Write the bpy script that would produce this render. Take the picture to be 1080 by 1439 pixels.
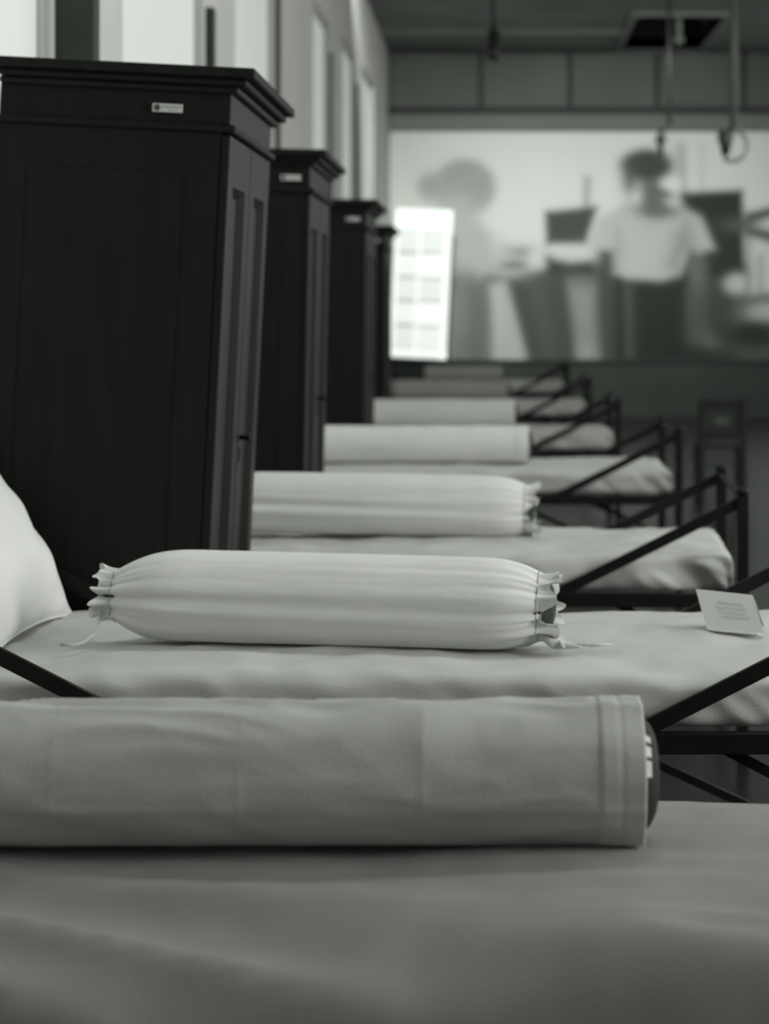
import bpy, bmesh, math, random
import numpy as np
from mathutils import Vector, Matrix, noise

for o in list(bpy.data.objects):
    bpy.data.objects.remove(o)
scene = bpy.context.scene
COL = scene.collection

# ------------------------------------------------------------------ camera
F = 2760.0            # focal length in pixels of the 1080 x 1439 frame
VX, VY = 690.0, 440.0 # vanishing point of the hall's long axis
H = 1.27              # eye height
cam_d = bpy.data.cameras.new('camera')
cam = bpy.data.objects.new('camera', cam_d)
COL.objects.link(cam)
cam.location = (0, 0, H)
cam.rotation_euler = (math.pi / 2, 0, 0)
cam_d.sensor_fit = 'HORIZONTAL'
cam_d.sensor_width = 24.0
cam_d.lens = F / 1080 * 24.0
cam_d.shift_x = -(VX - 540) / 1080
cam_d.shift_y = -(719.5 - VY) / 1080
cam_d.clip_start = 0.05
cam_d.dof.use_dof = True
cam_d.dof.focus_distance = 3.4
cam_d.dof.aperture_fstop = 3.2
scene.camera = cam

# ------------------------------------------------------------------ world and light
w = bpy.data.worlds.new('world')
scene.world = w
w.use_nodes = True
w.node_tree.nodes['Background'].inputs['Color'].default_value = (0.93, 1.0, 0.94, 1)
w.node_tree.nodes['Background'].inputs['Strength'].default_value = 0.6

scene.view_settings.view_transform = 'Standard'
scene.view_settings.look = 'None'
scene.view_settings.gamma = 1.0
scene.view_settings.exposure = 0.0
scene.view_settings.use_curve_mapping = False


def area(name, loc, rot, sx, sy, power, col=(0.985, 1.0, 0.975)):
    l = bpy.data.lights.new(name, 'AREA')
    l.shape = 'RECTANGLE'
    l.size, l.size_y = sx, sy
    l.energy = power
    l.color = col
    o = bpy.data.objects.new(name, l)
    COL.objects.link(o)
    o.location = loc
    o.rotation_euler = rot
    return o

WR = 4.7      # right wall
WL = -1.26    # left wall
YF = 24.0     # far wall
YN = -2.6     # wall behind the camera
ZC = 4.46     # ceiling
RW = [(0.9, 2.7), (3.4, 5.2), (7.0, 8.8), (10.6, 12.4), (14.2, 16.0), (17.8, 19.6), (21.2, 23.0)]  # window openings of the right wall
RP = [180, 75, 62, 62, 48, 16, 7]
for (a, b), p in zip(RW, RP):   # daylight in each right-hand window opening
    area('window_daylight', (WR + 0.1, (a + b) / 2, 2.4), (0, math.radians(90), 0), 2.7, b - a - 0.1, p)

# unseen fill lights added above the frame, over the beds and towards the mural
for yy, p in ((4.6, 35), (8.2, 28)):
    area('top_fill', (0.6, yy, ZC - 0.08), (0, 0, 0), 1.4, 0.5, p)
area('mural_fill', (0.9, 17.6, ZC - 0.10), (math.radians(67), 0, 0), 4.4, 0.25, 68).data.spread = math.radians(70)

# ------------------------------------------------------------------ materials
MATS = {}


def tint(g):
    k = max(0.0, min(1.0, (0.25 - g) / 0.25))
    return (g * (0.985 - 0.16 * k), g, g * (0.965 - 0.16 * k), 1)


def mat(name, g, rough=0.6, var=0.0, scale=8.0, bump=0.0, bscale=200.0, spec=0.5, metal=0.0, stretch=None, emit=0.0):
    m = bpy.data.materials.new(name)
    m.use_nodes = True
    nt = m.node_tree
    b = nt.nodes['Principled BSDF']
    b.inputs['Roughness'].default_value = rough
    b.inputs['Metallic'].default_value = metal
    b.inputs['Specular IOR Level'].default_value = spec
    b.inputs['Base Color'].default_value = tint(g)
    tc = nt.nodes.new('ShaderNodeTexCoord')
    mp = nt.nodes.new('ShaderNodeMapping')
    nt.links.new(tc.outputs['Object'], mp.inputs['Vector'])
    if stretch:
        mp.inputs['Scale'].default_value = stretch
    if var > 0:
        n = nt.nodes.new('ShaderNodeTexNoise')
        n.inputs['Scale'].default_value = scale
        n.inputs['Detail'].default_value = 6
        nt.links.new(mp.outputs['Vector'], n.inputs['Vector'])
        r = nt.nodes.new('ShaderNodeValToRGB')
        r.color_ramp.elements[0].position = 0.3
        r.color_ramp.elements[1].position = 0.7
        r.color_ramp.elements[0].color = tint(g * (1 - var))
        r.color_ramp.elements[1].color = tint(min(1, g * (1 + var)))
        nt.links.new(n.outputs['Fac'], r.inputs['Fac'])
        nt.links.new(r.outputs['Color'], b.inputs['Base Color'])
    if bump > 0:
        n2 = nt.nodes.new('ShaderNodeTexNoise')
        n2.inputs['Scale'].default_value = bscale
        n2.inputs['Detail'].default_value = 3
        nt.links.new(mp.outputs['Vector'], n2.inputs['Vector'])
        bp = nt.nodes.new('ShaderNodeBump')
        bp.inputs['Strength'].default_value = bump
        bp.inputs['Distance'].default_value = 0.002
        nt.links.new(n2.outputs['Fac'], bp.inputs['Height'])
        nt.links.new(bp.outputs['Normal'], b.inputs['Normal'])
    if emit > 0:
        b.inputs['Emission Color'].default_value = (0.93, 1.0, 0.94, 1)
        b.inputs['Emission Strength'].default_value = emit
    MATS[name] = m
    return m

mat('sheet', 0.56, 0.85, 0.05, 5, 0.35, 260, 0.2)
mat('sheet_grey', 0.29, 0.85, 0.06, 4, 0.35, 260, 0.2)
mat('bolster_cotton', 0.74, 0.85, 0.05, 6, 0.35, 300, 0.2)
mat('bolster_grey', 0.51, 0.85, 0.06, 6, 0.35, 300, 0.2)
mat('bolster_shaded', 0.36, 0.85, 0.06, 6, 0.35, 300, 0.2)  # bolster cotton with the far end's weaker light put into its colour
mat('pillow_cotton', 0.70, 0.85, 0.03, 5, 0.3, 300, 0.2)
mat('string', 0.6, 0.9, 0.1, 60, 0.3, 400, 0.2)
mat('wood_black', 0.011, 0.6, 0.2, 6, 0.25, 40, 0.15, stretch=(6, 6, 0.7))
mat('wood_edge', 0.0075, 0.55, 0.25, 6, 0.2, 40, 0.25, stretch=(6, 6, 0.7))
mat('iron', 0.009, 0.5, 0.2, 20, 0.2, 150, 0.2)
mat('plaque', 0.55, 0.5, 0.05, 20)
mat('ink', 0.05, 0.6, 0.1, 40)
mat('pale_ink', 0.30, 0.6, 0.1, 40)
mat('card', 0.60, 0.6, 0.03, 15, 0.1, 200)
mat('core', 0.022, 0.7, 0.3, 60, 0.4, 250, 0.2)
mat('core_mid', 0.045, 0.7, 0.3, 60, 0.4, 250, 0.2)
mat('stripe', 0.55, 0.7, 0.1, 60)
mat('plaster', 0.54, 0.85, 0.06, 1.5, 0.3, 30, 0.2)
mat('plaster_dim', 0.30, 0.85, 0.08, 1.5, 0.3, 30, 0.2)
mat('dado', 0.045, 0.7, 0.15, 2, 0.2, 30, 0.3)
mat('floor', 0.014, 0.3, 0.25, 1.3, 0.1, 30, 0.6)
mat('floor_joint', 0.03, 0.7)
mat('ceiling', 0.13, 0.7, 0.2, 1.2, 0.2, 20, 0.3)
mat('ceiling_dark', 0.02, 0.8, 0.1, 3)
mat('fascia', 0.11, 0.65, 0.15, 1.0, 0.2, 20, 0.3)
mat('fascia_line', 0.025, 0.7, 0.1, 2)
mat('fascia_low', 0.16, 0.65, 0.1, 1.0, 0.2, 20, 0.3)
mat('hatch_frame', 0.13, 0.6, 0.1, 3)
mat('casing', 0.035, 0.6, 0.2, 5, 0.2, 40, 0.3)
mat('window_frame', 0.42, 0.7, 0.05, 5)
mat('day_pane', 0.6, 0.5, 0.0, emit=0.22)
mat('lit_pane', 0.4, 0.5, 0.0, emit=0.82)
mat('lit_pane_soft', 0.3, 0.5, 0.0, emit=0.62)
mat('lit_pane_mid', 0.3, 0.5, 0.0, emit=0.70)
mat('lamp_dark', 0.02, 0.5, 0.1, 20)
mat('lamp_grey', 0.13, 0.5, 0.1, 20)
mat('glass_ring', 0.45, 0.3, 0.0)
mat('chair_wood', 0.018, 0.55, 0.2, 6, 0.2, 40, 0.35)
M = MATS

# ------------------------------------------------------------------ mesh helpers


def new_obj(name, verts, faces, material, parent=None, smooth=False):
    me = bpy.data.meshes.new(name)
    me.from_pydata([tuple(v) for v in verts], [], faces)
    bm = bmesh.new()
    bm.from_mesh(me)
    bmesh.ops.recalc_face_normals(bm, faces=bm.faces[:])
    bm.to_mesh(me)
    bm.free()
    if smooth:
        me.polygons.foreach_set('use_smooth', [True] * len(me.polygons))
    me.materials.append(M[material])
    o = bpy.data.objects.new(name, me)
    COL.objects.link(o)
    if parent:
        o.parent = parent
    return o


class MB:
    def __init__(s):
        s.v, s.f = [], []

    def add(s, v, f):
        n = len(s.v)
        s.v += [Vector(p) for p in v]
        s.f += [[i + n for i in q] for q in f]
        return s

    def box(s, x0, x1, y0, y1, z0, z1, b=0.0):
        if b <= 0:
            v = [(x, y, z) for x in (x0, x1) for y in (y0, y1) for z in (z0, z1)]
            f = [[0, 1, 3, 2], [4, 6, 7, 5], [0, 4, 5, 1], [2, 3, 7, 6], [0, 2, 6, 4], [1, 5, 7, 3]]
            return s.add(v, f)
        bm = bmesh.new()
        bmesh.ops.create_cube(bm, size=1.0)
        for q in bm.verts:
            q.co = Vector(((x0 + x1) / 2 + q.co.x * (x1 - x0), (y0 + y1) / 2 + q.co.y * (y1 - y0), (z0 + z1) / 2 + q.co.z * (z1 - z0)))
        bmesh.ops.bevel(bm, geom=bm.edges[:], offset=b, segments=2, profile=0.5, affect='EDGES')
        bm.verts.index_update()
        v = [q.co.copy() for q in bm.verts]
        f = [[q.index for q in fc.verts] for fc in bm.faces]
        bm.free()
        return s.add(v, f)

    def bar(s, p, q, a, b, up=(0, 1, 0)):
        """rectangular bar from p to q; a = size along up, b = the other"""
        p, q = Vector(p), Vector(q)
        d = (q - p).normalized()
        u = Vector(up)
        u = (u - d * u.dot(d)).normalized()
        t = d.cross(u)
        v = []
        for c in (p, q):
            for i, j in ((-1, -1), (1, -1), (1, 1), (-1, 1)):
                v.append(c + u * (i * a / 2) + t * (j * b / 2))
        return s.add(v, [[0, 1, 2, 3], [4, 7, 6, 5], [0, 4, 5, 1], [1, 5, 6, 2], [2, 6, 7, 3], [3, 7, 4, 0]])

    def tube(s, pts, r, n=8):
        pts = [Vector(p) for p in pts]
        rs = r if isinstance(r, (list, tuple)) else [r] * len(pts)
        rings = []
        for i, p in enumerate(pts):
            d = (pts[min(i + 1, len(pts) - 1)] - pts[max(i - 1, 0)]).normalized()
            u = Vector((0, 0, 1)) if abs(d.z) < 0.9 else Vector((1, 0, 0))
            u = (u - d * u.dot(d)).normalized()
            t = d.cross(u)
            rings.append([p + (u * math.cos(2 * math.pi * k / n) + t * math.sin(2 * math.pi * k / n)) * rs[i] for k in range(n)])
        v = [q for r_ in rings for q in r_]
        f = []
        for i in range(len(rings) - 1):
            for k in range(n):
                a, b = i * n + k, i * n + (k + 1) % n
                f.append([a, b, b + n, a + n])
        f.append(list(range(n))[::-1])
        f.append([(len(rings) - 1) * n + k for k in range(n)])
        return s.add(v, f)

    def lathe(s, prof, n=20, c=(0, 0, 0)):
        c = Vector(c)
        v, f = [], []
        for r, z in prof:
            for k in range(n):
                a = 2 * math.pi * k / n
                v.append(c + Vector((r * math.cos(a), r * math.sin(a), z)))
        for i in range(len(prof) - 1):
            for k in range(n):
                a, b = i * n + k, i * n + (k + 1) % n
                f.append([a, b, b + n, a + n])
        f.append(list(range(n))[::-1])
        f.append([(len(prof) - 1) * n + k for k in range(n)])
        return s.add(v, f)

    def build(s, name, material, parent=None, smooth=False):
        return new_obj(name, s.v, s.f, material, parent, smooth)


def tag(o, label, cat, group=None, kind=None):
    if label:
        o['label'] = label
    if cat:
        o['category'] = cat
    if group:
        o['group'] = group
    if kind:
        o['kind'] = kind
    return o


def thing(name, label, cat, loc=(0, 0, 0), rot=(0, 0, 0), group=None):
    o = bpy.data.objects.new(name, None)
    COL.objects.link(o)
    o.empty_display_size = 0.1
    o.location = loc
    o.rotation_euler = rot
    return tag(o, label, cat, group)


def copy_tree(o, parent=None):
    c = o.copy()
    COL.objects.link(c)
    c.parent = parent
    for ch in list(o.children):
        copy_tree(ch, c)
    return c


def structure(o):
    o['kind'] = 'structure'
    return o


def nz(x, y, z=0.0):
    return noise.noise(Vector((x, y, z)))


def px(x, y, Y):
    """photo pixel at distance Y -> X, Z"""
    return (x - VX) / F * Y, H - (y - VY) / F * Y

# ------------------------------------------------------------------ the hall
# floor: dark tiles, single tiles as far as they can be told apart are covered by beds, so slab + material
fl = structure(MB().box(WL - 0.3, WR + 0.3, YN - 0.2, YF + 0.3, -0.2, 0).build('floor', 'floor'))

# ceiling with the hatch opening
HX0, HX1, HY0, HY1 = 1.55, 2.52, 20.9, 23.75
cb = MB()
cb.box(WL - 0.3, HX0, YN - 0.2, YF + 0.3, ZC, ZC + 0.15)
cb.box(HX1, WR + 0.3, YN - 0.2, YF + 0.3, ZC, ZC + 0.15)
cb.box(HX0, HX1, YN - 0.2, HY0, ZC, ZC + 0.15)
cb.box(HX0, HX1, HY1, YF + 0.3, ZC, ZC + 0.15)
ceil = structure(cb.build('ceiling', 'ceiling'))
for y in (19.4, 22.1):
    MB().box(WL, HX0 - 0.07, y - 0.05, y + 0.05, ZC - 0.05, ZC).build('ceiling_batten', 'ceiling', ceil)

hb = thing('ceiling_hatch', 'dark open ceiling hatch with a pale frame at top right', 'hatch', (0, 0, 0))
m = MB()
m.box(HX0 - 0.02, HX0, HY0, HY1, ZC, ZC + 0.7).box(HX1, HX1 + 0.02, HY0, HY1, ZC, ZC + 0.7)
m.box(HX0 - 0.02, HX1 + 0.02, HY0 - 0.02, HY0, ZC, ZC + 0.7).box(HX0 - 0.02, HX1 + 0.02, HY1, HY1 + 0.02, ZC, ZC + 0.7)
m.box(HX0 - 0.02, HX1 + 0.02, HY0 - 0.02, HY1 + 0.02, ZC + 0.7, ZC + 0.72)
m.build('shaft', 'ceiling_dark', hb)
for a in ((HX0 - 0.06, HX0 + 0.015, HY0 - 0.06, HY1 + 0.06), (HX1 - 0.015, HX1 + 0.06, HY0 - 0.06, HY1 + 0.06),
          (HX0, HX1, HY0 - 0.06, HY0 + 0.06), (HX0, HX1, HY1, HY1 + 0.06)):
    MB().box(*a, ZC - 0.03, ZC + 0.02, 0.006).build('frame_board', 'hatch_frame', hb)
m = MB()
m.tube([(2.02, HY0 + 0.25, ZC + 0.45), (2.02, HY0 + 0.25, ZC - 0.22)], 0.03, 10)
m.build('pull_rod', 'hatch_frame', hb)
MB().lathe([(0.01, -0.30), (0.05, -0.28), (0.06, -0.24), (0.03, -0.2)], 12, (2.02, HY0 + 0.25, ZC)).build('rod_knob', 'hatch_frame', hb, True)

# far wall
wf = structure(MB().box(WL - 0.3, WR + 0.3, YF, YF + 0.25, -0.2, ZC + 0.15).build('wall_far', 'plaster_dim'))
zt, zl0, zl1, zb = ZC - 0.02, 3.69, 3.79, 3.49
bf = structure(MB().box(WL, WR, YF - 0.03, YF, 0.0, 0.70).build('baseboard_far', 'dado'))
MB().box(WL, WR, YF - 0.07, YF, 0.66, 0.704, 0.008).build('dado_rail', 'dado', bf)
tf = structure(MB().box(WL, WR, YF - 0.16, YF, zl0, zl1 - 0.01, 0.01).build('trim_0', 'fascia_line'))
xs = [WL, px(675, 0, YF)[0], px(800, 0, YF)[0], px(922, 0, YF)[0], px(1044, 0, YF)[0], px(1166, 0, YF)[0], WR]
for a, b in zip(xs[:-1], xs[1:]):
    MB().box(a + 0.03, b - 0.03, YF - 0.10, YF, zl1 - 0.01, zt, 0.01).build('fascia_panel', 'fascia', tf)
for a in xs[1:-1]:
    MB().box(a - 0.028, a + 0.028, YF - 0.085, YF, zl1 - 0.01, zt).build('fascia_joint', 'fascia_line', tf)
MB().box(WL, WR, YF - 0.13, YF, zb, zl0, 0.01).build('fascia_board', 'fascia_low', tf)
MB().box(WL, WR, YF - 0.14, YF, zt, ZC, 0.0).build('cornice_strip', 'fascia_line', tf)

# left wall with window openings
LW = [(3.5, 5.62, 2.62), (6.72, 8.58, 2.9), (9.66, 11.40, 3.2), (13.9, 15.2, 3.5), (16.6, 18.1, 3.62), (19.2, 21.0, 3.70)]
m = MB()
ys = [YN - 0.2]
for a, b, t in LW:
    ys += [a, b]
ys.append(YF + 0.3)
for i in range(0, len(ys), 2):
    m.box(WL - 0.35, WL, ys[i], ys[i + 1], -0.2, ZC + 0.15)
for a, b, t in LW:
    m.box(WL - 0.35, WL, a, b, -0.2, 0.9)
    m.box(WL - 0.35, WL, a, b, t, ZC + 0.15)
wl = structure(m.build('wall_left', 'plaster'))
for i, (a, b, t) in enumerate(LW):
    # frame set in the opening, bright daylight panes between its bars
    wd = structure(MB().box(WL - 0.08, WL - 0.02, a, a + 0.03, 0.9, t).box(WL - 0.08, WL - 0.02, b - 0.03, b, 0.9, t)
                   .box(WL - 0.08, WL - 0.02, a, b, t - 0.05, t).box(WL - 0.08, WL - 0.02, a, b, 0.9, 0.96)
                   .build('window_%d' % (i + 1), 'window_frame'))
    n = 2
    for k in range(n):
        u0 = a + 0.03 + (b - a - 0.06) * k / n
        u1 = a + 0.03 + (b - a - 0.06) * (k + 1) / n
        MB().box(WL - 0.045, WL - 0.035, u0, u1, 0.96, t - 0.05).build('pane', 'day_pane', wd)
# dark casing posts / shutter leaves at the far side of the windows
for i, (y0, y1, out, top) in enumerate([(5.67, 5.75, 0.115, 2.75), (8.66, 8.74, 0.035, 2.62), (11.46, 11.54, 0.024, 3.2), (15.28, 15.36, 0.02, 3.3), (18.2, 18.3, 0.02, 3.4)]):
    o = MB().box(WL, WL + out, y0, y1, 0.3, top, 0.004).build('trim_%d' % (i + 1), 'casing')
    structure(o)

# right wall with its window openings (out of frame)
m = MB()
ys = [YN - 0.2]
for a, b in RW:
    ys += [a, b]
ys.append(YF + 0.3)
for i in range(0, len(ys), 2):
    m.box(WR, WR + 0.3, ys[i], ys[i + 1], -0.2, ZC + 0.15)
for a, b in RW:
    m.box(WR, WR + 0.3, a, b, -0.2, 1.0)
    m.box(WR, WR + 0.3, a, b, 3.8, ZC + 0.15)
structure(m.build('wall_right', 'plaster'))
structure(MB().box(WL - 0.3, WR + 0.3, YN - 0.2, YN, -0.2, ZC + 0.15).build('wall_near', 'dado'))

# ------------------------------------------------------------------ mural: an enlarged old photograph printed on a flat board


def make_mural():
    x0, x1 = WL + 0.02, WR - 0.05
    z0, z1 = 0.705, 3.49
    nx, ny = 400, 190
    X, Z = np.meshgrid(np.linspace(x0, x1, nx), np.linspace(z0, z1, ny))
    Y = YF - 0.04
    U = VX + X * F / Y
    V = VY + (H - Z) * F / Y     # the photo's layout expressed on the board
    img = np.full(U.shape, 204.0)

    def sm(d, s):
        return 1 / (1 + np.exp(np.clip(d / s, -40, 40)))

    def poly(pts, val, s=2.0, op=1.0):
        nonlocal img
        n = len(pts)
        inside = np.zeros(U.shape, bool)
        dist = np.full(U.shape, 1e9)
        for i in range(n):
            ax, ay = pts[i]
            bx, by = pts[(i + 1) % n]
            ex, ey = bx - ax, by - ay
            t = np.clip(((U - ax) * ex + (V - ay) * ey) / (ex * ex + ey * ey), 0, 1)
            dist = np.minimum(dist, np.hypot(U - ax - t * ex, V - ay - t * ey))
            c = ((ay > V) != (by > V))
            with np.errstate(divide='ignore', invalid='ignore'):
                xi = ax + (V - ay) * ex / (ey if ey != 0 else 1e-9)
            inside ^= (c & (U < xi))
        a = sm(np.where(inside, -dist, dist), s) * op
        img = img * (1 - a) + val * a

    def ell(cx, cy, rx, ry, val, s=2.0, op=1.0, rot=0.0):
        nonlocal img
        c, q = math.cos(rot), math.sin(rot)
        dx, dy = U - cx, V - cy
        p, r = (dx * c + dy * q) / rx, (-dx * q + dy * c) / ry
        d = (np.hypot(p, r) - 1) * min(rx, ry)
        a = sm(d, s) * op
        img = img * (1 - a) + val * a

    # wall tones of the old photograph
    ell(560, 330, 60, 200, 186, 18, 0.5)
    ell(740, 260, 60, 80, 210, 15, 0.6)
    poly([(820, 248), (830, 248), (828, 300), (818, 300)], 160, 2)
    poly([(946, 200), (962, 200), (962, 270), (946, 270)], 184, 3)
    poly([(955, 205), (960, 205), (964, 270), (958, 270)], 160, 2)
    poly([(984, 205), (988, 205), (988, 270), (984, 270)], 185, 2)
    # lower part: floor of the old photograph
    poly([(780, 372), (1300, 372), (1300, 520), (780, 520)], 66, 6)
    poly([(780, 376), (842, 376), (838, 440), (795, 440)], 100, 6)
    poly([(792, 400), (842, 400), (850, 520), (806, 520)], 138, 7)
    ell(818, 495, 14, 12, 160, 5, 0.6)
    # standing figure at the left, pale and faded
    poly([(622, 316), (640, 305), (672, 308), (690, 330), (694, 360), (690, 392), (622, 398)], 168, 4)
    poly([(626, 388), (688, 384), (694, 440), (690, 520), (622, 520)], 116, 6)
    poly([(652, 392), (690, 388), (694, 520), (655, 520)], 88, 9, 0.6)
    ell(640, 440, 10, 24, 138, 6, 0.6)
    ell(652, 263, 43, 39, 150, 3.0)
    ell(605, 263, 18, 19, 152, 3.5)
    ell(640, 292, 26, 18, 176, 7, 0.8)
    poly([(632, 290), (664, 290), (660, 318), (634, 320)], 168, 5)
    poly([(668, 370), (740, 362), (742, 384), (672, 392)], 178, 4, 0.8)
    ell(700, 350, 12, 14, 178, 6, 0.6)
    # desk with papers
    poly([(690, 400), (712, 400), (736, 506), (696, 506)], 170, 2)
    poly([(710, 388), (792, 374), (808, 520), (744, 520)], 72, 3)
    poly([(742, 400), (764, 398), (780, 500), (764, 500)], 88, 6, 0.7)
    ell(695, 391, 13, 5, 92, 3)
    ell(722, 373, 13, 5, 90, 3)
    ell(733, 354, 16, 6, 128, 4)
    ell(757, 360, 14, 13, 196, 3)
    ell(720, 386, 20, 6, 168, 4, 0.7)
    # shade and tabletop
    poly([(766, 298), (838, 291), (822, 343), (768, 343)], 74, 2)
    poly([(768, 362), (834, 362), (834, 384), (770, 384)], 58, 3)
    poly([(776, 345), (838, 345), (836, 366), (800, 370), (778, 364)], 192, 3)
    # cabinet at the right
    poly([(955, 272), (1042, 268), (1046, 386), (960, 395)], 50, 2)
    poly([(1030, 384), (1300, 384), (1300, 520), (1030, 520)], 84, 4)
    ell(1036, 399, 20, 15, 178, 3)
    poly([(1050, 335), (1110, 330), (1110, 412), (1052, 414)], 190, 3)
    poly([(1049, 330), (1053, 330), (1053, 412), (1049, 412)], 130, 2)
    poly([(1066, 360), (1070, 360), (1070, 412), (1066, 412)], 140, 2)
    ell(1078, 440, 30, 16, 172, 4)
    ell(1060, 472, 36, 18, 46, 4)
    poly([(1012, 490), (1300, 484), (1300, 498), (1012, 500)], 80, 4)
    ell(1038, 316, 24, 10, 88, 4)
    poly([(1048, 300), (1090, 290), (1090, 302), (1050, 314)], 80, 2)
    poly([(1048, 320), (1090, 326), (1090, 342), (1050, 330)], 80, 2)
    poly([(1150, 290), (1220, 290), (1220, 400), (1150, 400)], 90, 4)
    # standing figure at the right in a light T-shirt
    poly([(842, 350), (862, 350), (862, 430), (868, 520), (850, 520), (840, 430)], 70, 4)
    poly([(964, 350), (994, 352), (992, 430), (996, 480), (972, 490), (962, 430)], 82, 4)
    ell(978, 384, 11, 22, 112, 5, 0.8)
    poly([(864, 388), (964, 388), (966, 520), (866, 520)], 46, 3)
    poly([(876, 400), (888, 400), (890, 506), (880, 506)], 94, 4, 0.8)
    poly([(964, 410), (974, 410), (972, 480), (962, 480)], 82, 4, 0.8)
    ell(998, 486, 12, 16, 112, 4, 0.7, -0.5)
    ell(985, 505, 40, 14, 44, 5)
    poly([(868, 292), (888, 285), (948, 283), (986, 304), (1006, 350), (980, 357), (970, 352), (955, 388), (930, 396), (880, 393), (862, 384), (866, 352), (824, 346), (840, 306)], 176, 2.5)
    poly([(950, 330), (966, 312), (976, 352), (962, 356), (948, 384), (938, 372)], 122, 6, 0.7)
    poly([(862, 345), (868, 320), (874, 352), (870, 380), (862, 384)], 140, 4, 0.6)
    ell(924, 290, 32, 16, 104, 3)
    ell(912, 258, 29, 38, 104, 3)
    ell(893, 262, 9, 22, 176, 4)
    ell(892, 276, 8, 10, 205, 3)
    ell(921, 262, 14, 26, 92, 6, 0.6)
    ell(908, 231, 34, 20, 68, 2.5)
    ell(884, 250, 9, 15, 88, 4, 0.8)
    ell(942, 259, 16, 12, 208, 2.5)
    ell(945, 281, 12, 9, 196, 3, 1.0, 0.6)
    ell(934, 272, 8, 3, 60, 2, 0.8, 0.4)
    # large soft unevenness of the print
    lin = np.where(img / 255 <= 0.04045, img / 255 / 12.92, ((img / 255 + 0.055) / 1.055) ** 2.4)
    alb = np.clip(lin / 0.60 * 0.74, 0.01, 0.8)
    verts = np.stack([X.ravel(), np.full(X.size, Y), Z.ravel()], 1)
    idx = np.arange(nx * ny).reshape(ny, nx)
    q = np.stack([idx[:-1, :-1].ravel(), idx[:-1, 1:].ravel(), idx[1:, 1:].ravel(), idx[1:, :-1].ravel()], 1)
    me = bpy.data.meshes.new('print')
    me.from_pydata(verts.tolist(), [], q.tolist())
    ca = me.color_attributes.new('print', 'FLOAT_COLOR', 'POINT')
    a = alb.ravel()
    k = np.clip((0.25 - a) / 0.25, 0, 1)
    rgba = np.stack([a * (0.955 - 0.12 * k), a, a * (0.94 - 0.12 * k), np.ones_like(a)], 1).astype(np.float32)
    ca.data.foreach_set('color', rgba.ravel())
    mt = bpy.data.materials.new('printed_photograph')
    mt.use_nodes = True
    b = mt.node_tree.nodes['Principled BSDF']
    at = mt.node_tree.nodes.new('ShaderNodeAttribute')
    at.attribute_name = 'print'
    mt.node_tree.links.new(at.outputs['Color'], b.inputs['Base Color'])
    b.inputs['Roughness'].default_value = 0.75
    b.inputs['Specular IOR Level'].default_value = 0.2
    me.materials.append(mt)
    t = thing('photo_mural', 'huge black-and-white photograph of people printed across the far wall', 'mural', ((x0 + x1) / 2, YF - 0.02, z0))
    o = bpy.data.objects.new('print', me)
    COL.objects.link(o)
    o.parent = t
    o.location = (-(x0 + x1) / 2, -(YF - 0.02), -z0)
    b = MB().box(x0, x1, YF - 0.038, YF - 0.001, z0, z1).build('backing_board', 'plaster', t)
    b.location = o.location
make_mural()

# ------------------------------------------------------------------ bright backlit glazed panel at the end of the row
t = thing('light_panel', 'tall glowing white glazed panel standing at the far end beside the wardrobes', 'light panel', (-0.90, 23.2, 0), (0, math.radians(2.6), 0))
pz0, pz1 = 0.74, 2.50
hw = 0.335
m = MB()
m.box(-hw, hw, -0.06, 0.02, pz0, pz0 + 0.10, 0.01).box(-hw, hw, -0.06, 0.02, pz1 - 0.24, pz1, 0.01)
m.box(-hw, -hw + 0.05, -0.06, 0.02, pz0, pz1, 0.01).box(hw - 0.09, hw, -0.06, 0.02, pz0, pz1, 0.01)
m.box(-0.06, -0.02, -0.06, 0.02, pz0, pz1, 0.01)
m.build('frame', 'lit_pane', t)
rows = 5
for c, (u0, u1) in enumerate(((-hw + 0.05, -0.06), (-0.02, hw - 0.09))):
    for r in range(rows):
        a = pz0 + 0.10 + (pz1 - pz0 - 0.34) * r / rows
        b = pz0 + 0.10 + (pz1 - pz0 - 0.34) * (r + 1) / rows
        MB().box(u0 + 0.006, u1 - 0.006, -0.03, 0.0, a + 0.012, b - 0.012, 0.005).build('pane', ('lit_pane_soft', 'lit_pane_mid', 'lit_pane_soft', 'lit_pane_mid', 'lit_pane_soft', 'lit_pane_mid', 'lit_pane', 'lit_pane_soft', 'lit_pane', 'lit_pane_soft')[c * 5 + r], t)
m = MB()
m.box(hw, hw + 0.03, -0.06, 0.02, pz0, pz1 - 0.3, 0.004)
m.build('edge_strip', 'casing', t)
MB().tube([(hw + 0.0, -0.07, 1.62), (hw + 0.06, -0.09, 1.64), (hw + 0.06, -0.09, 1.72)], 0.022, 8).build('latch', 'plaque', t, True)
for xx in (-0.28, 0.02, 0.28):
    MB().box(xx - 0.035, xx + 0.035, -0.05, 0.02, 0.0, pz0, 0.006).build('leg', 'iron', t)
MB().box(-hw, hw, -0.06, 0.02, pz0 - 0.05, pz0, 0.004).build('base_rail', 'iron', t)

# ------------------------------------------------------------------ wardrobes


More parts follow.
